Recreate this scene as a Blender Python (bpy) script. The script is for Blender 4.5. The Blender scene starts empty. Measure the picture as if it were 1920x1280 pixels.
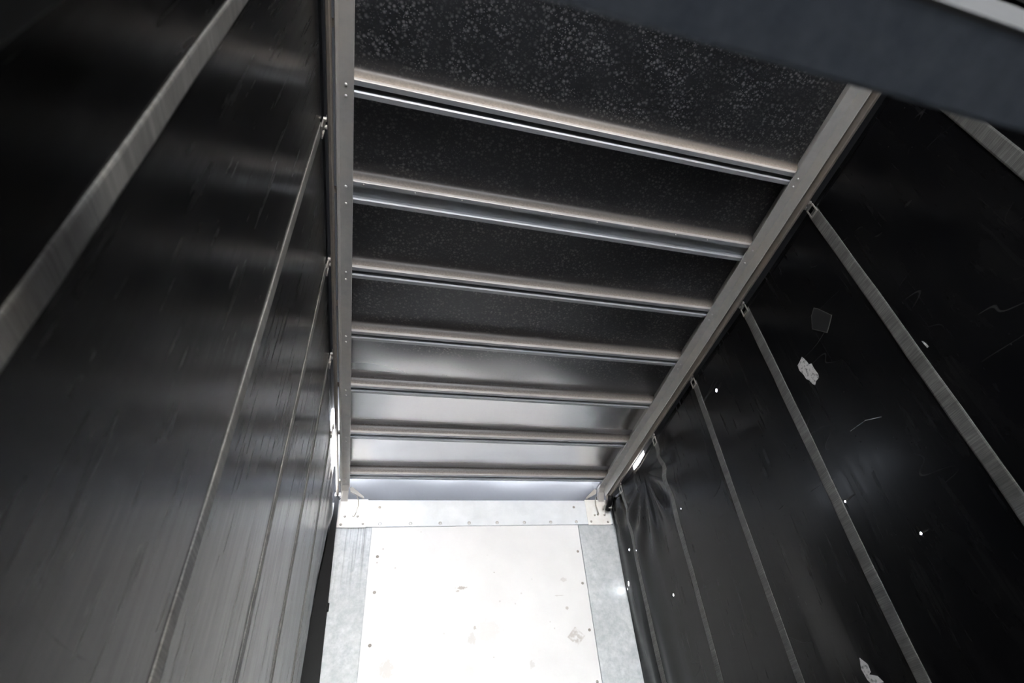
import bpy, bmesh, math, random
from mathutils import Matrix, Vector, noise

random.seed(7)
S = bpy.context.scene
C = S.collection

# ------------------------------------------------------------------ camera
FPX, CX, CY = 1066.89, 1080.0, 650.95
RIGHT = Vector((0.949035, -0.280598, -0.143521))
DOWN = Vector((0.083812, 0.663663, -0.743322))
FWD = Vector((0.303824, 0.693409, 0.653357))
cam = bpy.data.cameras.new('camera')
cam.sensor_fit = 'HORIZONTAL'
cam.sensor_width = 36.0
cam.lens = FPX / 1920 * 36
cam.shift_x = -(CX - 960) / 1920
cam.shift_y = (CY - 640) / 1920
cam.clip_start = 0.02
cam.dof.use_dof = True
cam.dof.focus_distance = 3.6
cam.dof.aperture_fstop = 2.6
co = bpy.data.objects.new('camera', cam)
C.objects.link(co)
mw = Matrix.Identity(4)
for r in range(3):
    mw[r][0], mw[r][1], mw[r][2] = RIGHT[r], -DOWN[r], -FWD[r]
co.matrix_world = mw
S.camera = co

# ------------------------------------------------------------------ sky, sun, exposure
W = bpy.data.worlds.new('sky')
S.world = W
W.use_nodes = True
wn, wl = W.node_tree.nodes, W.node_tree.links
wn.clear()
sky = wn.new('ShaderNodeTexSky')
sky.sky_type = 'NISHITA'
sky.sun_disc = False
sky.sun_elevation = math.radians(38)
sky.sun_rotation = math.radians(160)
sky.dust_density = 0.5
bg = wn.new('ShaderNodeBackground')
bg.inputs['Strength'].default_value = 0.55
wo = wn.new('ShaderNodeOutputWorld')
hs = wn.new('ShaderNodeHueSaturation')      # hazy, nearly colourless day
hs.inputs['Saturation'].default_value = 0.32
wl.new(sky.outputs[0], hs.inputs['Color'])
wl.new(hs.outputs[0], bg.inputs['Color'])
wl.new(bg.outputs[0], wo.inputs['Surface'])

sun = bpy.data.lights.new('sun', 'SUN')
sun.energy = 9.0
sun.angle = math.radians(0.6)
sun.color = (0.98, 0.98, 1.0)
so = bpy.data.objects.new('sun', sun)
C.objects.link(so)
SUN_TO = Vector((0.02, -0.75, 1.2)).normalized()
so.rotation_euler = SUN_TO.to_track_quat('Z', 'Y').to_euler()

vs = S.view_settings
vs.view_transform = 'Standard'
vs.look = 'None'
vs.gamma = 1.0
vs.use_curve_mapping = False
vs.exposure = 3.6

# ------------------------------------------------------------------ dimensions (metres, camera at the origin, Y towards the bulkhead)
XL, XR = -0.2725, 2.1275          # inner edges of the two roof rails
ZR = 2.72                         # underside of the rails
ZB = 2.76                         # underside of the roof bows
ZS = 2.834                        # roof sheet
YB = 5.085                        # bulkhead face
Y0 = -5.60                        # open rear end of the body
FL = -0.32                        # load floor
CL, CR = -0.39, 2.25              # curtain planes
CTOP = 2.575                      # top hem of the curtains

# ------------------------------------------------------------------ helpers
def link(o, parent=None):
    C.objects.link(o)
    if parent is not None:
        o.parent = parent
        o.matrix_parent_inverse = Matrix.Translation(-parent.location) if parent.type == 'EMPTY' else parent.matrix_basis.inverted()
    return o

def mesh(name, verts, faces, mat, parent=None, smooth=False):
    me = bpy.data.meshes.new(name)
    me.from_pydata([tuple(v) for v in verts], [], faces)
    bm = bmesh.new(); bm.from_mesh(me)
    bmesh.ops.recalc_face_normals(bm, faces=bm.faces)
    bm.to_mesh(me); bm.free()
    if smooth:
        for p in me.polygons: p.use_smooth = True
    if mat: me.materials.append(mat)
    return link(bpy.data.objects.new(name, me), parent)

def bm_obj(name, bm, mat, parent=None, smooth=False):
    me = bpy.data.meshes.new(name)
    bmesh.ops.recalc_face_normals(bm, faces=bm.faces)
    bm.to_mesh(me); bm.free()
    if smooth:
        for p in me.polygons: p.use_smooth = True
    me.materials.append(mat)
    return link(bpy.data.objects.new(name, me), parent)

def bm_box(bm, x0, x1, y0, y1, z0, z1, bev=0.0):
    vs_ = [bm.verts.new((x, y, z)) for x in (x0, x1) for y in (y0, y1) for z in (z0, z1)]
    fs = [bm.faces.new([vs_[i] for i in f]) for f in
          ((0, 1, 3, 2), (4, 6, 7, 5), (0, 4, 5, 1), (2, 3, 7, 6), (0, 2, 6, 4), (1, 5, 7, 3))]
    if bev:
        es = list({e for f in fs for e in f.edges})
        bmesh.ops.bevel(bm, geom=es, offset=bev, segments=2, affect='EDGES', profile=0.6)
    return bm

def box(name, x0, x1, y0, y1, z0, z1, mat, parent=None, bev=0.003):
    bm = bmesh.new()
    bm_box(bm, x0, x1, y0, y1, z0, z1, bev)
    return bm_obj(name, bm, mat, parent)

def prism_x(name, prof, x0, x1, mat, parent=None, smooth=False):
    """closed YZ profile extruded along X"""
    n = len(prof)
    v = [(x0, y, z) for y, z in prof] + [(x1, y, z) for y, z in prof]
    f = [tuple(range(n)), tuple(range(2 * n - 1, n - 1, -1))]
    for i in range(n):
        j = (i + 1) % n
        f.append((i, j, n + j, n + i))
    return mesh(name, v, f, mat, parent, smooth)

def prism_y(name, prof, y0, y1, mat, parent=None):
    """closed XZ profile extruded along Y"""
    n = len(prof)
    v = [(x, y0, z) for x, z in prof] + [(x, y1, z) for x, z in prof]
    f = [tuple(range(n)), tuple(range(2 * n - 1, n - 1, -1))]
    for i in range(n):
        j = (i + 1) % n
        f.append((i, j, n + j, n + i))
    return mesh(name, v, f, mat, parent)

def tube(name, pts, rad, mat, parent=None, seg=8):
    bm = bmesh.new()
    rings = []
    for i, p in enumerate(pts):
        p = Vector(p)
        a = Vector(pts[max(i - 1, 0)]); b = Vector(pts[min(i + 1, len(pts) - 1)])
        t = (b - a).normalized()
        u = t.orthogonal().normalized() if i == 0 else (u - t * u.dot(t)).normalized()
        w = t.cross(u)
        rings.append([bm.verts.new(p + u * rad * math.cos(2 * math.pi * k / seg) + w * rad * math.sin(2 * math.pi * k / seg)) for k in range(seg)])
    for a, b in zip(rings, rings[1:]):
        for k in range(seg):
            bm.faces.new((a[k], a[(k + 1) % seg], b[(k + 1) % seg], b[k]))
    bm.faces.new(rings[0]); bm.faces.new(rings[-1])
    return bm_obj(name, bm, mat, parent, True)

def empty(name, loc):
    o = bpy.data.objects.new(name, None)
    o.location = loc
    o.empty_display_size = 0.1
    return link(o)

def tag(o, label, cat=None, group=None, kind=None):
    o['label'] = label
    if cat: o['category'] = cat
    if group: o['group'] = group
    if kind: o['kind'] = kind
    return o

# dome-headed rivet, flat-headed screw: one mesh each, shared by every copy
def dome_mesh(name, r, h, mat):
    bm = bmesh.new()
    seg, rows = 10, 3
    rings = [[bm.verts.new((r * math.cos(2 * math.pi * k / seg), r * math.sin(2 * math.pi * k / seg), 0.004)) for k in range(seg)]]
    for j in range(rows):
        a = j / rows * math.pi / 2
        rings.append([bm.verts.new((r * math.cos(a) * math.cos(2 * math.pi * k / seg), r * math.cos(a) * math.sin(2 * math.pi * k / seg), -h * math.sin(a))) for k in range(seg)])
    tip = bm.verts.new((0, 0, -h))
    for a, b in zip(rings, rings[1:]):
        for k in range(seg):
            bm.faces.new((a[k], a[(k + 1) % seg], b[(k + 1) % seg], b[k]))
    for k in range(seg):
        bm.faces.new((rings[-1][k], rings[-1][(k + 1) % seg], tip))
    bmesh.ops.recalc_face_normals(bm, faces=bm.faces)
    me = bpy.data.meshes.new(name)
    bm.to_mesh(me); bm.free()
    for p in me.polygons: p.use_smooth = True
    me.materials.append(mat)
    return me

def place(name, me, loc, parent, rot=None):
    o = bpy.data.objects.new(name, me)
    link(o, parent)
    o.location = loc
    if rot: o.rotation_euler = rot
    return o

# ------------------------------------------------------------------ materials
class NT:
    def __init__(self, name):
        self.m = bpy.data.materials.new(name)
        self.m.use_nodes = True
        self.n = self.m.node_tree.nodes
        self.l = self.m.node_tree.links
        self.n.clear()
        self.out = self.n.new('ShaderNodeOutputMaterial')
        self.b = self.n.new('ShaderNodeBsdfPrincipled')
        self.l.new(self.b.outputs[0], self.out.inputs['Surface'])
        self.tc = self.n.new('ShaderNodeTexCoord').outputs['Object']
    def set(self, sock, v):
        if hasattr(v, 'is_linked') or hasattr(v, 'node'):
            self.l.new(v, sock)
        elif isinstance(v, (tuple, list)) and len(v) == 3 and sock.type == 'RGBA':
            sock.default_value = (*v, 1)
        else:
            sock.default_value = v
    def p(self, **kw):
        for k, v in kw.items():
            self.set(self.b.inputs[k.replace('_', ' ')], v)
        return self
    def mapping(self, scale=(1, 1, 1), loc=(0, 0, 0), rot=(0, 0, 0), src=None):
        n = self.n.new('ShaderNodeMapping')
        n.inputs['Scale'].default_value = scale
        n.inputs['Location'].default_value = loc
        n.inputs['Rotation'].default_value = rot
        self.l.new(src or self.tc, n.inputs['Vector'])
        return n.outputs[0]
    def noise(self, vec=None, scale=5, detail=4, rough=.55, dist=0):
        n = self.n.new('ShaderNodeTexNoise')
        self.l.new(vec or self.tc, n.inputs['Vector'])
        n.inputs['Scale'].default_value = scale
        n.inputs['Detail'].default_value = detail
        n.inputs['Roughness'].default_value = rough
        n.inputs['Distortion'].default_value = dist
        return n.outputs[0]
    def voronoi(self, vec=None, scale=5, feature='F1', rand=1):
        n = self.n.new('ShaderNodeTexVoronoi')
        n.feature = feature
        self.l.new(vec or self.tc, n.inputs['Vector'])
        n.inputs['Scale'].default_value = scale
        n.inputs['Randomness'].default_value = rand
        return n.outputs[0]
    def ramp(self, fac, stops):
        n = self.n.new('ShaderNodeValToRGB')
        e = n.color_ramp.elements
        while len(e) < len(stops): e.new(0.5)
        for el, (pos, c) in zip(e, stops):
            el.position = pos
            el.color = (c, c, c, 1) if isinstance(c, (int, float)) else (*c, 1)
        self.l.new(fac, n.inputs[0])
        return n.outputs[0]
    def math(self, op, a, b=None, clamp=False):
        n = self.n.new('ShaderNodeMath')
        n.operation = op; n.use_clamp = clamp
        self.set(n.inputs[0], a)
        if b is not None: self.set(n.inputs[1], b)
        return n.outputs[0]
    def mix(self, f, a, b):
        n = self.n.new('ShaderNodeMix')
        n.data_type = 'RGBA'
        self.set(n.inputs[0], f); self.set(n.inputs[6], a); self.set(n.inputs[7], b)
        return n.outputs[2]
    def attr(self, name):
        n = self.n.new('ShaderNodeAttribute'); n.attribute_name = name
        return n.outputs['Fac']
    def sep(self):
        n = self.n.new('ShaderNodeSeparateXYZ'); self.l.new(self.tc, n.inputs[0]); return n.outputs
    def bump(self, h, strength=.3, dist=.01):
        n = self.n.new('ShaderNodeBump')
        n.inputs['Strength'].default_value = strength
        n.inputs['Distance'].default_value = dist
        self.l.new(h, n.inputs['Height'])
        self.l.new(n.outputs[0], self.b.inputs['Normal'])
        return self
    def blob(self, a, b, c0, r0, c1, r1, rag=.5, nscale=40, thr=.5):
        """mask of an irregular mark centred at (c0,c1) on the two coordinates a,b"""
        u = self.math('DIVIDE', self.math('SUBTRACT', a, c0), r0)
        v = self.math('DIVIDE', self.math('SUBTRACT', b, c1), r1)
        d = self.math('SQRT', self.math('ADD', self.math('MULTIPLY', u, u), self.math('MULTIPLY', v, v)))
        nz = self.noise(scale=nscale, detail=5, rough=.7)
        k = self.math('ADD', d, self.math('MULTIPLY', self.math('SUBTRACT', nz, .5), rag * 4))
        return self.ramp(k, [(thr, 1.0), (thr + .12, 0.0)])

def mat_curtain(name, tint, spec):
    t = NT(name)
    streak = t.noise(t.mapping((1, 14, .8)), 2.4, 5, .6, .3)
    fine = t.noise(t.mapping((1, 160, 3)), 2.0, 3, .6)
    smear = t.noise(t.mapping((1, 2.2, .9), rot=(.5, 0, 0)), 2.2, 5, .6)
    dust = t.ramp(smear, [(.42, 0.0), (.78, 1.0)])
    scr = t.noise(t.mapping((1, .5, 2.2), rot=(.7, 0, 0)), 2.4, 1, .4)
    scratch = t.math('MULTIPLY', t.ramp(scr, [(.497, 0.0), (.5, 1.0), (.503, 0.0)]), t.ramp(t.noise(scale=2.6, detail=3), [(.54, 0.0), (.62, 1.0)]))
    spot = t.math('MULTIPLY', t.ramp(t.voronoi(scale=26), [(.05, 1.0), (.11, 0.0)]), t.ramp(t.noise(scale=4.5), [(.56, 0.0), (.66, 1.0)]))
    col = t.mix(t.math('MULTIPLY', dust, .55), tint, (.010, .0098, .0095))
    col = t.mix(t.math('MULTIPLY', t.math('ADD', scratch, spot, True), .30), col, (.10, .10, .10))
    rough = t.math('ADD', t.math('MULTIPLY', t.math('ADD', t.math('MULTIPLY', streak, .75), t.math('MULTIPLY', smear, .5)), .26), .08)
    rub = t.math('MULTIPLY', t.ramp(t.noise(t.mapping((1, 9, 1.3)), 2.6, 4, .6), [(.60, 0.0), (.66, 1.0)]), t.ramp(t.noise(scale=1.7, detail=2), [(.48, 0.0), (.6, 1.0)]))
    rough = t.math('ADD', rough, t.math('MULTIPLY', rub, .09))
    t.p(Base_Color=col, Roughness=rough, Specular_IOR_Level=spec)
    h = t.math('ADD', t.math('MULTIPLY', streak, 1.0), t.math('MULTIPLY', fine, .06))
    t.bump(h, .085, .004)
    return t.m

M_CUR_L = mat_curtain('black_tarpaulin_left', (.0035, .0035, .0038), .09)
M_CUR_R = mat_curtain('black_tarpaulin_right', (.0035, .0035, .0042), .15)

def mat_sheet():
    t = NT('roof_sheet_metal')
    d = t.attr('dust')
    age = t.attr('age')
    sp = t.math('MINIMUM', t.voronoi(scale=42), t.math('ADD', t.voronoi(scale=90), .05))
    cl = t.noise(scale=7, detail=4)
    speck = t.math('MULTIPLY', t.ramp(sp, [(.10, 1.0), (.42, 0.0)]), t.ramp(cl, [(.34, .25), (.60, 1.0)]))
    speck = t.math('MULTIPLY', speck, age)
    grime = t.math('MULTIPLY', t.noise(scale=4, detail=6, rough=.65), age)
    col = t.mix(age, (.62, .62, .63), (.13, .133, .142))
    col = t.mix(speck, col, (.31, .30, .295))
    nb = t.noise(scale=90, detail=3)
    du = t.math('MULTIPLY', d, t.math('ADD', .55, t.math('MULTIPLY', nb, .8)), True)
    film = t.math('MULTIPLY', du, 5.0, True)
    col = t.mix(film, col, t.mix(t.math('MULTIPLY', du, du), (.055, .044, .036), (.34, .285, .235)))
    cover = t.math('MAXIMUM', film, t.math('MAXIMUM', t.math('MULTIPLY', speck, .9), t.math('MULTIPLY', grime, .15)))
    met = t.math('SUBTRACT', 1.0, cover, True)
    ro = t.math('ADD', t.math('MULTIPLY', age, .12), t.math('ADD', .27, t.math('MULTIPLY', du, .3)))
    t.p(Base_Color=col, Metallic=met, Roughness=ro)
    t.bump(t.noise(scale=6, detail=2), .05, .02)
    return t.m
M_SHEET = mat_sheet()

def mat_galv(name, a, b, met=.55, ro=.42, dusty=(.40, .36, .31), scale=14, drip=False):
    t = NT(name)
    v = t.voronoi(t.mapping(rot=(.3, .4, .2)), scale * 3)
    n = t.noise(scale=scale, detail=6, rough=.65)
    col = t.mix(t.ramp(n, [(.3, 0.0), (.7, 1.0)]), a, b)
    col = t.mix(t.math('MULTIPLY', v, .25), col, b)
    n2 = t.noise(scale=3.1, detail=6, rough=.7)
    dm = t.ramp(n2, [(.45, 0.0), (.75, .7)])
    col = t.mix(dm, col, dusty)
    if drip:
        sk = t.noise(t.mapping((60, 1, 1.2)), 1.0, 3, .6)
        zz = t.ramp(t.math('SUBTRACT', t.sep()[2], 1.45), [(.25, 0.0), (.92, .75)])
        col = t.mix(t.math('MULTIPLY', t.ramp(sk, [(.5, 0.0), (.64, 1.0)]), zz), col, (.10, .10, .10))
    t.p(Base_Color=col, Metallic=t.math('SUBTRACT', met, t.math('MULTIPLY', dm, met)), Roughness=t.math('ADD', ro, t.math('MULTIPLY', n, .2)))
    t.bump(n, .08, .003)
    return t.m
M_RAIL = mat_galv('rail_galvanised', (.36, .355, .345), (.46, .445, .42), .3, .45, (.42, .375, .315))
M_BOW = mat_galv('bow_galvanised', (.34, .355, .37), (.42, .43, .44), .45, .38, (.36, .34, .32))
M_BOWD = mat_galv('bow_dusty', (.34, .32, .30), (.40, .375, .35), .35, .42, (.30, .27, .24))
M_RIVET = mat_galv('rivet_steel', (.5, .5, .5), (.6, .6, .6), .8, .3)
M_FRAME = mat_galv('frame_galvanised', (.34, .37, .40), (.58, .60, .62), .10, .45, (.36, .38, .40), 22)
M_FRAME_DRIP = mat_galv('frame_galvanised_stained', (.34, .37, .40), (.58, .60, .62), .10, .45, (.36, .38, .40), 22, True)
M_TOP = mat_galv('top_rail_painted', (.64, .67, .71), (.74, .76, .79), 0.0, .4, (.54, .56, .58), 6)
M_TRACK = mat_galv('track_weathered', (.14, .125, .11), (.23, .20, .17), .2, .5, (.19, .15, .11))
M_HOOK = mat_galv('hook_steel', (.35, .33, .30), (.55, .52, .48), .8, .35)
M_POST = mat_galv('post_dull', (.024, .024, .022), (.05, .05, .046), .1, .6, (.025, .025, .022), 14)
M_CAP = mat_galv('beam_rear_cap', (.035, .036, .037), (.05, .05, .05), .1, .5, (.04, .04, .04))
M_BEAM = mat_galv('beam_blue_grey', (.095, .114, .143), (.185, .21, .245), .1, .5, (.075, .088, .105), 24)

def mat_plain(name, col, ro=.5, met=0.0, var=.3, scale=8, spec=.5):
    t = NT(name)
    n = t.noise(scale=scale, detail=5)
    t.p(Base_Color=t.mix(t.math('MULTIPLY', n, var), col, tuple(c * .45 for c in col)), Roughness=ro, Metallic=met, Specular_IOR_Level=spec)
    t.bump(n, .06, .003)
    return t.m
M_BLACK = mat_plain('pole_black', (.006, .006, .007), .5, spec=.12)
M_FASCIA = mat_plain('fascia_dark', (.05, .05, .055), .6)
M_FLOOR = mat_plain('floor_phenolic_ply', (.075, .072, .07), .6, 0, .5, 3)
M_KICK = mat_plain('kick_board_dark', (.06, .05, .045), .6, 0, .5, 4)
M_GROUND = mat_plain('yard_concrete', (.50, .51, .52), .85, 0, .3, 2)
M_PLATE = mat_galv('plate_white', (.78, .78, .78), (.84, .84, .83), 0, .4, (.62, .58, .52), 20)

def mat_panel():
    t = NT('white_bulkhead_panel')
    s = t.sep()
    x, z = s[0], s[2]
    base = t.mix(t.ramp(t.noise(scale=2.2, detail=5), [(.35, 0.0), (.7, 1.0)]), (.735, .73, .74), (.665, .66, .67))
    marks = [(.73, .07, 1.815, .02, .9), (.70, .03, 1.79, .015, .7), (.837, .018, 1.484, .02, .8), (.81, .05, 1.40, .07, .35),
             (.155, .085, 1.23, .10, .45), (.786, .07, 1.16, .09, .3), (1.66, .05, 1.85, .03, .35), (1.60, .06, 1.71, .008, .4),
             (1.66, .02, 1.60, .02, .7), (.95, .16, 1.45, .14, .18), (1.30, .03, 1.17, .05, .3), (.30, .03, 1.33, .05, .25)]
    tot = None
    for (c0, r0, c1, r1, a) in marks:
        b = t.math('MULTIPLY', t.blob(x, z, c0, r0, c1, r1, .45, 55, .55), a * .6)
        tot = b if tot is None else t.math('MAXIMUM', tot, b)
    # diamond-shaped remnant of a placard
    dm = t.math('ADD', t.math('ABSOLUTE', t.math('SUBTRACT', x, 1.71)), t.math('ABSOLUTE', t.math('SUBTRACT', z, 1.36)))
    dia = t.math('MULTIPLY', t.ramp(dm, [(.075, 1.0), (.085, 0.0)]), t.ramp(t.noise(scale=28, detail=3), [(.40, 0.0), (.55, .4)]))
    tot = t.math('MAXIMUM', tot, dia)
    speck = t.math('MULTIPLY', t.ramp(t.voronoi(scale=9), [(.05, .5), (.08, 0.0)]), t.ramp(t.noise(scale=1.3), [(.5, 0.0), (.6, 1.0)]))
    tot = t.math('MAXIMUM', tot, speck)
    col = t.mix(tot, base, (.20, .14, .10))
    t.p(Base_Color=col, Roughness=.42)
    t.bump(t.noise(scale=3, detail=3), .04, .01)
    return t.m
M_PANEL = mat_panel()

def mat_web(name, a, b):
    t = NT(name)
    fib = t.noise(t.mapping((1, 6, 320)), 1.0, 3, .6)
    blo = t.noise(t.mapping((1, 3, 9)), 1.6, 5, .65)
    col = t.mix(t.ramp(blo, [(.35, 0.0), (.68, 1.0)]), a, b)
    col = t.mix(t.ramp(fib, [(.4, .65), (.62, 0.0)]), col, tuple(c * .35 for c in a))
    t.p(Base_Color=col, Roughness=.62)
    t.bump(fib, .5, .002)
    return t.m
M_WEB_L = mat_web('webbing_left', (.11, .105, .097), (.20, .192, .18))
M_WEB_R = mat_web('webbing_right', (.09, .088, .083), (.18, .176, .168))

def mat_scuff():
    t = NT('peeled_sticker_paper')
    n = t.noise(scale=60, detail=4)
    t.p(Base_Color=t.mix(t.ramp(n, [(.35, .9), (.5, 0.0)]), (.55, .54, .53), (.10, .10, .10)), Roughness=.7)
    return t.m
M_SCUFF = mat_scuff()
M_PATCH = mat_plain('repair_patch_vinyl', (.010, .010, .011), .42)
M_PATCHEDGE = mat_plain('patch_glue_edge', (.11, .11, .10), .5)

# ------------------------------------------------------------------ the setting
g = box('ground', -40, 40, -60, 40, -1.65, -1.5, M_GROUND, None, 0)
tag(g, 'pale concrete yard outside the vehicle body', kind='structure')
f_ = box('floor', CL - .05, CR + .05, Y0, YB + .08, FL - .12, FL, M_FLOOR, None, 0)
tag(f_, 'dark plywood load floor', kind='structure')

def ss(a, b, v):
    t = min(max((v - a) / (b - a), 0), 1)
    return t * t * (3 - 2 * t)

def disp_r(y, z):
    d = .010 * noise.noise((y * .9, z * .7, 3.1))
    w = ss(4.05, 4.85, y)
    d += w * .016 * math.sin(y * 21 + 1.6 * math.sin(z * 1.7)) * (.6 + .4 * math.sin(z * 2.2 + 1))
    d += w * .010 * noise.noise((y * 7, z * 2.0, 8.0))
    d -= ss(4.9, 5.12, y) * .015
    # creases fanning out below the sagging hem
    dy, dz = y - 4.18, z - 2.45
    r = math.hypot(dy, dz); th = math.atan2(dz, dy)
    d += .017 * math.exp(-((r - .40) / .24) ** 2) * math.sin(12 * th) * ss(.05, -.10, dz)
    # slack vertical fold lower down
    d += .011 * math.exp(-((y - 2.55 - .12 * (z - .8)) / .11) ** 2) * ss(1.35, .7, z)
    d -= .008 * math.exp(-((y - 2.78 - .12 * (z - .8)) / .10) ** 2) * ss(1.35, .7, z)
    return d

def disp_l(y, z):
    d = .009 * noise.noise((y * .8, z * .6, 11.7))
    w = ss(3.9, 4.8, y)
    d += w * .007 * math.sin(y * 26 + 1.2 * math.sin(z * 2.1))
    d += w * .008 * noise.noise((y * 9, z * 1.2, 2.0))
    d -= .085 * ss(4.45, 4.9, y) * ss(2.25, 1.0, z)
    d -= .012 * ss(4.75, 4.9, y)
    d += .02 * math.exp(-((y - 4.72) / .10) ** 2 - ((z - 2.33) / .10) ** 2)
    return d

def hem_l(y):
    s = .012 * noise.noise((y * 1.9, 4.4, 0))
    s -= .05 * math.exp(-((y - 4.05) / .22) ** 2) + .07 * math.exp(-((y - 4.62) / .17) ** 2)
    s += .03 * math.exp(-((y - 3.86) / .03) ** 2)
    return CTOP + s
def hem_r(y):
    s = .012 * noise.noise((y * 1.9, 9.4, 0))
    s -= .022 * math.exp(-((y - 4.25) / .2) ** 2)
    return CTOP + .01 + s

def curtain(name, xc, sgn, disp, hem, mat, holes):
    ys = [Y0 + i * .09 for i in range(int((3.6 - Y0) / .09) + 1)]
    ys += [3.6 + i * .03 for i in range(int((YB + .03 - 3.6) / .03) + 1)]
    zs = [FL - .02 + i * .07 for i in range(int((CTOP - FL) / .07) + 1)]
    zs += [1.8 + i * .03 for i in range(25)]
    for (y, z, r) in holes:
        ys = [v for v in ys if abs(v - y) > r * 1.5] + [y - r, y - r * .5, y + r * .5, y + r]
        zs = [v for v in zs if abs(v - z) > r * 1.5] + [z - r, z - r * .5, z + r * .5, z + r]
    ys = sorted(set(round(v, 5) for v in ys)); zs = sorted(set(round(v, 5) for v in zs if v < CTOP - .012)) + [CTOP]
    verts, idx = [], {}
    zmix = CTOP - .3
    for i, y in enumerate(ys):
        for j, z in enumerate(zs):
            zz = z
            if z > zmix:
                zz = zmix + (z - zmix) * (hem(y) - zmix) / (CTOP - zmix)
            idx[i, j] = len(verts)
            verts.append((xc + sgn * disp(y, zz), y, zz))
    faces = []
    for i in range(len(ys) - 1):
        for j in range(len(zs) - 1):
            ym, zm = (ys[i] + ys[i + 1]) / 2, (zs[j] + zs[j + 1]) / 2
            skip = False
            for (y, z, r) in holes:
                a, b = abs(ym - y), abs(zm - z)
                if a < r and b < r and not (a > r * .5 and b > r * .5): skip = True
            if not skip: faces.append((idx[i, j], idx[i + 1, j], idx[i + 1, j + 1], idx[i, j + 1]))
    o = mesh(name, verts, faces, mat, None, True)
    md = o.modifiers.new('thickness', 'SOLIDIFY')
    md.thickness = .002
    md.offset = 0
    return o

HOLES_R = [(2.787, 2.319, .013), (2.147, 1.114, .006), (1.836, .802, .006), (4.975, 1.75, .020), (5.035, 1.72, .008), (4.808, 2.0, .010), (4.66, 1.93, .007), (4.186, 1.369, .010), (3.725, 1.869, .006)]
HOLES_L = [(3.60, 1.90, .008), (3.67, 1.82, .006), (3.70, 1.775, .006)]
wl_ = curtain('wall_left', CL, 1, disp_l, hem_l, M_CUR_L, HOLES_L)
tag(wl_, 'black glossy tarpaulin side curtain on the left', kind='structure')
wr_ = curtain('wall_right', CR, -1, disp_r, hem_r, M_CUR_R, HOLES_R)
tag(wr_, 'black tarpaulin side curtain on the right with pinholes', kind='structure')

# bulkhead
wf = box('wall_front', CL - .10, CR + .10, YB + .004, YB + .05, FL, 2.62, M_FRAME, None, 0)
tag(wf, 'bulkhead closing the front end of the body', kind='structure')
o = box('bulkhead_panel', -.05, 1.88, YB - .004, YB + .02, .80, 2.40, M_PANEL, wf, .002); o['label'] = 'scuffed white panel'
o = box('kick_board', -.36, 2.23, YB - .02, YB + .02, FL, .80, M_KICK, wf, .003); o['label'] = 'dark kick board low on the bulkhead'
for (a, b) in ((CL - .09, -.054), (1.884, CR + .09)):
    o = box('side_stile', a, b, YB - .012, YB + .02, .80, 2.372, M_FRAME_DRIP if a < 0 else M_FRAME, wf, .003); o['label'] = 'mottled galvanised side strip'
o = box('top_rail', CL + .03, 2.25, YB - .022, YB + .03, 2.376, 2.632, M_TOP, wf, .004); o['label'] = 'pale top rail with a row of rivets'
R_BIG = dome_mesh('rivet', .016, .005, M_RIVET)
R_SCREW = dome_mesh('screw', .013, .004, mat_plain('screw_zinc', (.34, .31, .28), .5, .3))
def head_to_minus_y(): return (-math.pi / 2, 0, 0)
for i in range(8):
    place('rivet', R_BIG, (.013 + i * .2645, YB - .022, 2.402), wf, head_to_minus_y())
for x in (.017, 1.840):
    for z in (2.111, 1.81, 1.405, 1.0):
        place('screw', R_SCREW, (x, YB - .004, z), wf, head_to_minus_y())
for x in (.0, 1.86):
    place('rivet', R_SCREW, (x, YB - .022, 2.56), wf, head_to_minus_y())

# roof: outer skin and one sheet for each bay between the bows
BOWS = [(1.277, .025), (1.814, .077), (2.403, .028), (2.962, .026), (3.545, .028), (4.160, .032), (4.815, .030)]
LIP1, LIP2 = .027, .030
ce = box('ceiling', -.36, 2.215, Y0, 5.52, 2.868, 2.888, M_FASCIA, None, 0)
tag(ce, 'sheet metal roof of the vehicle body seen from inside', kind='structure')

def sheet(ya, yb, k, fold=True):
    nx = 60
    x0, x1 = XL - .060, XR + .060
    n1 = max(8, int((yb - ya) / .03))
    rows = [ya + (yb - .07 - ya) * j / n1 for j in range(n1 + 1)] + [yb - .07 + .07 * (j / 14) for j in range(1, 15)]
    verts, faces, dust = [], [], []
    for y in rows:
        t = (y - ya) / (yb - ya)
        dback = yb - y
        for i in range(nx + 1):
            x = x0 + (x1 - x0) * i / nx
            u = (x - XL) / 2.4
            z = ZS
            env = math.sin(math.pi * min(max(t, 0), 1)) * min(1, 8 * min(max(u, 0) + .02, max(1 - u, 0) + .02))
            amp = .004 + .011 * ss(2.8, 4.2, y)
            z += env * amp * noise.noise((x * 1.9 + k * 3.3, y * 2.4, k * 1.7))
            z += env * .008 * math.sin(math.pi * u) * (1 if k % 2 else .6)
            dd = 0.0
            if fold:
                c = min(max(1 - dback / .045, 0), 1)
                z -= (ZS - ZB - .010) * c ** 4
                dd = .10 * ss(.11, .04, dback) + .90 * c ** 3.5
            verts.append((x, y, z)); dust.append(dd)
    for j in range(len(rows) - 1):
        for i in range(nx):
            a = j * (nx + 1) + i
            faces.append((a, a + 1, a + nx + 2, a + nx + 1))
    o = mesh('roof_sheet', verts, faces, M_SHEET, ce, True)
    me = o.data
    at = me.attributes.new('dust', 'FLOAT', 'POINT')
    for i, d in enumerate(dust): at.data[i].value = d
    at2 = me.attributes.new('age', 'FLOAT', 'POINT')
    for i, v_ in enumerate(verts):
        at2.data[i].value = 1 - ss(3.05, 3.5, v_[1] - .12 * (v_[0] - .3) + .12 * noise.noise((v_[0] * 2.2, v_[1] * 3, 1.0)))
    return o

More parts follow.
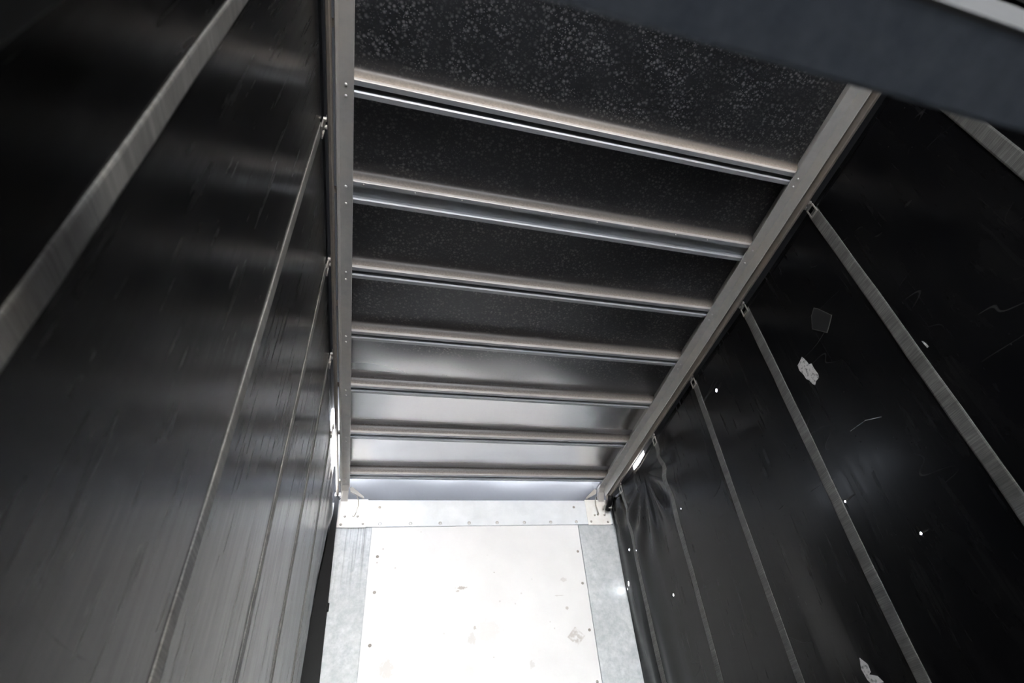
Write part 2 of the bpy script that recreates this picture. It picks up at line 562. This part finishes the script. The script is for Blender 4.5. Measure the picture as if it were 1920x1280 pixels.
prev = Y0
for k, (yb_, gap) in enumerate(BOWS, 1):
    sheet(prev, yb_ + .001, k)
    prev = yb_ + LIP1 + gap + LIP2 - .001
sheet(prev, 5.50, 9, False)
o = box('end_closure', CL - .03, CR + .03, 5.50, 5.52, 2.4, 2.888, M_FASCIA, ce, 0)

# ------------------------------------------------------------------ roof bows
R_SMALL = dome_mesh('rivet_small', .006, .004, M_RIVET)
ORD = ['nearest the camera below the speckled dark sheet', 'with the widest open channel, second from the camera',
       'third from the camera below speckled grey sheet', 'fourth from the camera, midway along the roof', 'third from the white bulkhead, dull sheet behind it',
       'second from the white bulkhead between two bright sheets', 'closest to the white bulkhead']
for k, (yb_, gap) in enumerate(BOWS):
    e = empty('roof_bow', (XL, yb_, ZB))
    tag(e, 'galvanised roof bow ' + ORD[k], 'roof bow', 'roof bows spanning rail to rail')
    x0, x1 = XL - .05, XR + .05
    a, b = yb_, yb_ + LIP1
    dz = -.004
    t = .004
    # near lip: rolled front edge, flat underside, return flange
    prof = [(a - .004, ZB + .016), (a - .001, ZB + .004), (a + .002, ZB), (b, ZB), (b, ZB + .1), (b - t, ZB + .1), (b - t, ZB + t), (a + .005, ZB + t), (a + .003, ZB + .008), (a, ZB + .016)]
    o = prism_x('near_lip', prof, x0, x1, M_BOW, e)
    o.data.materials.append(M_BOWD)
    for p_ in o.data.polygons:
        if p_.normal.y < -.3: p_.material_index = 1
    o['label'] = 'dusty near lip of the bow'
    a, b = b + gap, b + gap + LIP2
    prof = [(a, ZB + .1), (a, ZB + .006 + dz), (a + .006, ZB + dz), (b, ZB + dz), (b, ZB + .1), (b - t, ZB + .1), (b - t, ZB + dz + t), (a + .010, ZB + dz + t), (a + t, ZB + .012 + dz), (a + t, ZB + .1)]
    o = prism_x('far_lip', prof, x0, x1, M_BOW, e)
    top = ZB + (.024 if gap > .05 else .095)
    box('channel_web', x0, x1, yb_ + LIP1 - .001, a + .001, top, top + .004, M_BOW, e, 0)
    if gap > .05:
        for i in range(9):
            place('rivet', R_SMALL, (XL + .05 + i * .26 + .02 * math.sin(i * 3), yb_ + .014, ZB), e)

# ------------------------------------------------------------------ roof rails with curtain tracks
R_RAIL = dome_mesh('rail_rivet', .008, .006, M_RIVET)
def rail(side):
    s = -1 if side == 'left' else 1
    xi = XL if s < 0 else XR
    e = empty('roof_rail', (xi, Y0, ZR))
    tag(e, {'left': 'grey galvanised roof rail above the left curtain, running straight up the picture',
            'right': 'beige grey galvanised roof rail above the right curtain, slanting across the picture'}[side], 'rail', 'roof rails')
    def X(d): return xi + s * d
    yend = 4.985
    prism_y('flange', [(X(0), ZR + .002), (X(.002), ZR), (X(.062), ZR), (X(.062), ZR + .008), (X(0), ZR + .008)], Y0, yend, M_RAIL, e)
    prism_y('packing_strip', [(X(.032), ZR + .008), (X(.062), ZR + .008), (X(.062), ZR + .0365), (X(.032), ZR + .0365)], Y0, yend, M_TRACK, e)
    prism_y('leg', [(X(.0622), ZR + .147), (X(.0622), ZR - .082), (X(.0655), ZR - .086), (X(.069), ZR - .082), (X(.069), ZR + .147)], Y0, yend, M_RAIL, e)
    prism_y('curtain_track', [(X(.080), 2.650), (X(.080), 2.606), (X(.084), 2.600), (X(.096), 2.600), (X(.099), 2.606), (X(.099), 2.650)], Y0, 5.02, M_TRACK, e)
    # hanger web that carries the track from the leg
    for i, y in enumerate([-1.9, -1.1, -.3, .5, 1.0, 1.8, 2.6, 3.4, 4.0, 4.75]):
        box('track_bracket', min(X(.066), X(.099)), max(X(.066), X(.099)), y, y + .03, 2.648, 2.668, M_TRACK, e, .002)
    for (yb_, gap) in BOWS:
        for y in (yb_ + LIP1 * .5, yb_ + LIP1 + gap + LIP2 * .5):
            place('rivet', R_RAIL, (X(.034), y, ZR), e)
    # sloping end shoe down to the bulkhead, gusset beside it
    prism_x('end_shoe', [(4.95, ZR + .002), (5.0, ZR - .03), (5.062, ZR - .115), (5.075, ZR - .115), (5.075, ZR - .05), (5.02, ZR + .034), (4.95, ZR + .034)], min(X(.008), X(.066)), max(X(.008), X(.066)), M_RAIL, e)
    prism_y('gusset', [(X(0.0), ZR + .02), (X(-.01), ZR - .02), (X(-.13), ZR - .085), (X(-.13), ZR - .07), (X(-.02), ZR + .03)] , 5.035, 5.055, M_RAIL, e)
    # unseen inverted L added to block daylight over the track, open at sagging hems
    segs = [(Y0, 3.98), (4.86, 5.52)] if side == 'left' else [(Y0, 4.12), (4.40, 5.52)]
    for (a, b) in segs:
        prism_y('light_block_fascia', [(X(.060), 2.868), (X(.060), 2.858), (X(.150), 2.858), (X(.150), 2.44), (X(.156), 2.44), (X(.156), 2.868)], a, b, M_FASCIA, e)
    if side == 'left':
        prism_y('light_block_fascia', [(X(.060), 2.868), (X(.060), 2.858), (X(.132), 2.858), (X(.132), 2.868)], 3.98, 4.86, M_FASCIA, e)  # unseen top plate added to keep the sun off the pole
    if side == 'right':
        prism_y('light_block_fascia', [(X(.060), 2.868), (X(.060), 2.858), (X(.150), 2.858), (X(.150), 2.652), (X(.156), 2.652), (X(.156), 2.868)], 4.12, 4.40, M_FASCIA, e)  # unseen drop added to narrow the daylight slit
    return e
rl = rail('left'); rr = rail('right')

# ------------------------------------------------------------------ corner plates with bolts and wire hooks
for side in ('left', 'right'):
    s = -1 if side == 'left' else 1
    xa, xb = (-.345, -.105) if side == 'left' else (1.985, 2.232)
    e = empty('corner_plate', ((xa + xb) / 2, YB, 2.37))
    tag(e, {'left': 'white corner plate at the left end of the bulkhead top rail', 'right': 'white corner plate at the right end of the bulkhead top rail'}[side], 'bracket', 'corner plates on the bulkhead')
    box('plate', xa, xb, YB - .030, YB - .021, 2.366, 2.636, M_PLATE, e, .002)
    B_ = dome_mesh('bolt', .012, .012, M_HOOK)
    for (dx, z) in ((.06, 2.47), (.13, 2.475), (.035, 2.395), (.215, 2.40), (.165, 2.47)):
        x = xa + dx if side == 'left' else xb - dx
        place('bolt', B_, (x, YB - .030, z), e, head_to_minus_y())
    xo = xa + .15 if side == 'left' else xb - .13
    tube('wire_hook', [(xo + s * .01, YB - .036, 2.475), (xo, YB - .05, 2.50), (xo - s * .012, YB - .055, 2.56), (xo - s * .006, YB - .052, 2.62), (xo + s * .012, YB - .046, 2.665)], .0045, M_HOOK, e)

e = empty('tension_roller', (2.215, 5.0, 2.5))
tag(e, 'small dark tension roller in the corner where right rail meets bulkhead', 'roller')
tube('barrel', [(2.215, 4.90, 2.60), (2.210, 4.94, 2.565), (2.205, 4.98, 2.53), (2.2, 5.012, 2.495)], .026, M_BLACK, e, 12)
tube('lever', [(2.20, 4.975, 2.56), (2.165, 4.99, 2.545), (2.15, 5.01, 2.50)], .006, M_HOOK, e)
box('bracket', 2.1972, 2.232, 4.965, 4.985, 2.50, 2.66, M_HOOK, e, .003)

# ------------------------------------------------------------------ webbing straps with roller hangers
def strap(side, y, width, label, mat, zb=FL + .01):
    s = -1 if side == 'left' else 1
    xc, disp, hem = (CL, disp_l, hem_l) if side == 'left' else (CR, disp_r, hem_r)
    e = empty('curtain_strap', (xc, y, zb))
    tag(e, label, 'strap', 'webbing straps on the %s curtain' % side)
    off = -s
    ztop = hem(y) - .03
    nz = 60
    cols = (-1, -.8, 0, .8, 1)
    verts, faces = [], []
    rnd = random.Random(int(y * 100) + (5 if side == 'left' else 0))
    ph = rnd.uniform(0, 9)
    for j in range(nz + 1):
        z = zb + (ztop - zb) * j / nz
        yc = y + .004 * math.sin(z * 2.1 + ph) + .003 * noise.noise((z * 3, ph, 0))
        w = width * .5 * (1 + .05 * noise.noise((z * 4, ph, 5)))
        for lay in (0, 1):
            for c in cols:
                yy = yc + c * w
                bx = xc + (disp(yy, z) if side == 'left' else -disp(yy, z))
                h = (.0055 if abs(c) < .9 else .004) if lay else .0014
                verts.append((bx + off * h, yy, z))
    n = len(cols)
    for j in range(nz):
        a, b = j * 2 * n, (j + 1) * 2 * n
        for i in range(n - 1):
            faces.append((a + i, a + i + 1, b + i + 1, b + i))
            faces.append((a + n + i, b + n + i, b + n + i + 1, a + n + i + 1))
        faces.append((a, b, b + n, a + n)); faces.append((a + n - 1, a + 2 * n - 1, b + 2 * n - 1, b + n - 1))
    for base in (0, nz * 2 * n):
        for i in range(n - 1):
            faces.append((base + i, base + i + 1, base + n + i + 1, base + n + i))
    mesh('webbing', verts, faces, mat, e)
    # hanger: buckle frame riveted on the hem, stem and two rollers in the track
    xin = xc + (disp(y, ztop) if side == 'left' else -disp(y, ztop)) + off * .006
    bm = bmesh.new()
    for (dy0, dy1, dz0, dz1) in ((-.030, -.022, -.03, .035), (.022, .030, -.03, .035), (-.030, .030, .028, .036), (-.030, .030, -.034, -.026)):
        bm_box(bm, min(xin, xin + off * .007), max(xin, xin + off * .007), y + dy0, y + dy1, ztop + dz0, ztop + dz1, .0015)
    bm_obj('buckle_frame', bm, M_HOOK, e)
    xt = (XL if s < 0 else XR) + s * .0895
    xs = xin + off * .003
    bm = bmesh.new()
    bm_box(bm, min(xs, xs + off * .004), max(xs, xs + off * .004), y - .008, y + .008, ztop + .03, 2.66, .001)
    bm_obj('stem', bm, M_HOOK, e)
    for dy in (-.019, .019):
        bm = bmesh.new()
        r_ = bmesh.ops.create_cone(bm, cap_ends=True, segments=12, radius1=.011, radius2=.011, depth=.014)
        bmesh.ops.rotate(bm, verts=bm.verts, cent=(0, 0, 0), matrix=Matrix.Rotation(math.pi / 2, 3, 'Y'))
        bmesh.ops.translate(bm, verts=bm.verts, vec=(xs + off * .004, y + dy, ztop + .055))
        bm_obj('roller', bm, M_HOOK, e)
    return e

NEAR = ['nearest the camera', 'second from the camera', 'third from the camera', 'fourth from the camera', 'fifth from the camera', 'last before the bulkhead']
for k, y in enumerate((.578, 1.428, 2.25, 3.05, 3.86)):
    strap('left', y, .050 if k == 0 else .055, 'grey webbing strap sewn down the left curtain, ' + (NEAR[k] if k < 4 else 'farthest, beside the sagging hem'), M_WEB_L)
for k, y in enumerate((.575, 1.385, 2.195, 3.005, 3.82, 4.69)):
    strap('right', y, .072 if k < 3 else .062, 'grey webbing strap sewn down the right curtain, ' + NEAR[k], M_WEB_R)

# ------------------------------------------------------------------ black tension pole at the front edge of the left curtain
e = empty('tension_pole', (-.30, 4.95, FL))
tag(e, 'black tension pole at the front edge of the left curtain beside the bulkhead', 'pole')
zt, zb = 2.60, FL
def lean(z): return -.347 + (2.636 - z) * .0275
v = []
for z in (zb, zt):
    xr_ = lean(z); xl_ = xr_ - (.035 if z > 2 else .05)
    v += [(xl_, 4.93, z), (xr_, 4.93, z), (xr_, 4.97, z), (xl_, 4.97, z)]
o = mesh('pole', v, [(0, 1, 2, 3), (4, 5, 6, 7), (0, 1, 5, 4), (1, 2, 6, 5), (2, 3, 7, 6), (3, 0, 4, 7)], M_BLACK, e)
bm = bmesh.new()
bm_box(bm, -.384, -.335, 4.925, 4.975, 2.60, 2.635, .006)
bm_box(bm, -.378, -.362, 4.94, 4.96, 2.63, 2.66, .003)
o = bm_obj('top_hook', bm, M_PLATE, e); o['label'] = 'bright metal hook holding the pole'
o = mesh('fold_shade_sheet', [(x, y, z) for y in (4.936, 4.944) for (x, z) in ((lean(FL + .01) - .03, FL + .01), (-.472, FL + .01), (-.472, .9), (-.424, 1.7), (-.390, 2.3), (lean(2.56) - .02, 2.56))], [(0, 1, 2, 3, 4, 5), (6, 7, 8, 9, 10, 11)] + [(i, (i + 1) % 6, 6 + (i + 1) % 6, 6 + i) for i in range(6)], M_BLACK, wl_); o['label'] = 'black sheet standing in for the shaded curtain fold beside the tension pole'  # black sheet added for the shade where the curtain turns away
box('latch', lean(1.66) - .01, lean(1.66) + .012, 4.922, 4.945, 1.63, 1.69, M_BLACK, e, .003)

# ------------------------------------------------------------------ marks on the right curtain
def on_r(y, z, h): return (CR - disp_r(y, z) - h, y, z)
def flat_patch(name, poly, h, mat, parent):
    n = len(poly)
    v = [on_r(y, z, .0008) for y, z in poly] + [on_r(y, z, h) for y, z in poly]
    f = [tuple(range(n)), tuple(range(n, 2 * n))] + [(i, (i + 1) % n, n + (i + 1) % n, n + i) for i in range(n)]
    return mesh(name, v, f, mat, parent)

STICK = [(1.9568, 1.9274), (1.9431, 1.887), (1.9375, 1.854), (1.9191, 1.8448), (1.9193, 1.805), (1.913, 1.7636), (1.9203, 1.7427), (1.9504, 1.7401), (1.968, 1.7273), (1.977, 1.7373), (1.9893, 1.7771), (2.005, 1.8018), (2.0071, 1.8342), (2.0202, 1.8761), (2.0151, 1.9099), (1.9916, 1.9156)]
PATCH = [(1.7178, 2.0921), (1.697, 2.0642), (1.6419, 1.9561), (1.6923, 1.9191), (1.7256, 1.9002), (1.8014, 2.0006), (1.7584, 2.0687)]
TORN = [(2.4901, 0.48), (2.4575, 0.4444), (2.4592, 0.4115), (2.4753, 0.4054), (2.4312, 0.3884), (2.41, 0.3577), (2.4831, 0.3645), (2.5, 0.388), (2.5101, 0.4372)]
DAB = [(1.3181, 1.4686), (1.3109, 1.4587), (1.3042, 1.4236), (1.3147, 1.4244)]
SCR = [(1.9046, 1.3785), (1.857, 1.3735), (1.7913, 1.3661), (1.701, 1.3241)]

o = flat_patch('sticker_remnant', STICK, .0016, M_SCUFF, wr_); o['label'] = 'whitish remnant of a peeled sticker'
cy_ = sum(p[0] for p in PATCH) / len(PATCH); cz_ = sum(p[1] for p in PATCH) / len(PATCH)
o = flat_patch('patch_border', [(cy_ + (p[0] - cy_) * 1.0, cz_ + (p[1] - cz_) * 1.0) for p in PATCH], .0016, M_PATCHEDGE, wr_)
o = flat_patch('repair_patch', [(cy_ + (p[0] - cy_) * .93, cz_ + (p[1] - cz_) * .93) for p in PATCH], .0024, M_PATCH, o); o['label'] = 'small black repair patch'
o = flat_patch('torn_sticker', TORN, .0016, M_SCUFF, wr_); o['label'] = 'torn pale sticker shreds'
flat_patch('paint_dab', DAB, .0016, M_SCUFF, wr_)
tube('thread', [on_r(y, z, .003) for y, z in SCR], .0012, M_SCUFF, wr_, 5)

# ------------------------------------------------------------------ cross beam close above the camera
ZC = .55
e = empty('cross_beam', ((CL + CR) / 2, .10, FL))
tag(e, 'dark blue grey steel cross beam spanning the body close overhead', 'beam')
BY0, BY1 = .0632, .1515
prism_x('beam', [(BY0, ZC), (BY1 - .006, ZC), (BY1, ZC + .006), (BY1, ZC + .19), (BY1 - .006, ZC + .196), (BY0 + .006, ZC + .196), (BY0, ZC + .19)], CL + .05, CR - .05, M_BEAM, e)
prism_x('rear_cap', [(BY0 - .004, ZC - .001), (BY0 - .004, ZC + .19), (BY0 + .002, ZC + .19), (BY0 + .002, ZC - .001)], CL + .06, CR - .06, M_CAP, e)
o = box('post', CL + .012, CL + .052, .05, .305, FL, 2.60, M_POST, e, .004); o['label'] = 'dull grey post on the left'
o = box('post', CR - .052, CR - .012, .05, .16, FL, 2.60, M_POST, e, .004)
for x in (CL + .052, CR - .062):
    box('end_plate', x, x + .01, .03, .19, ZC - .03, ZC + .226, M_BEAM, e, .002)
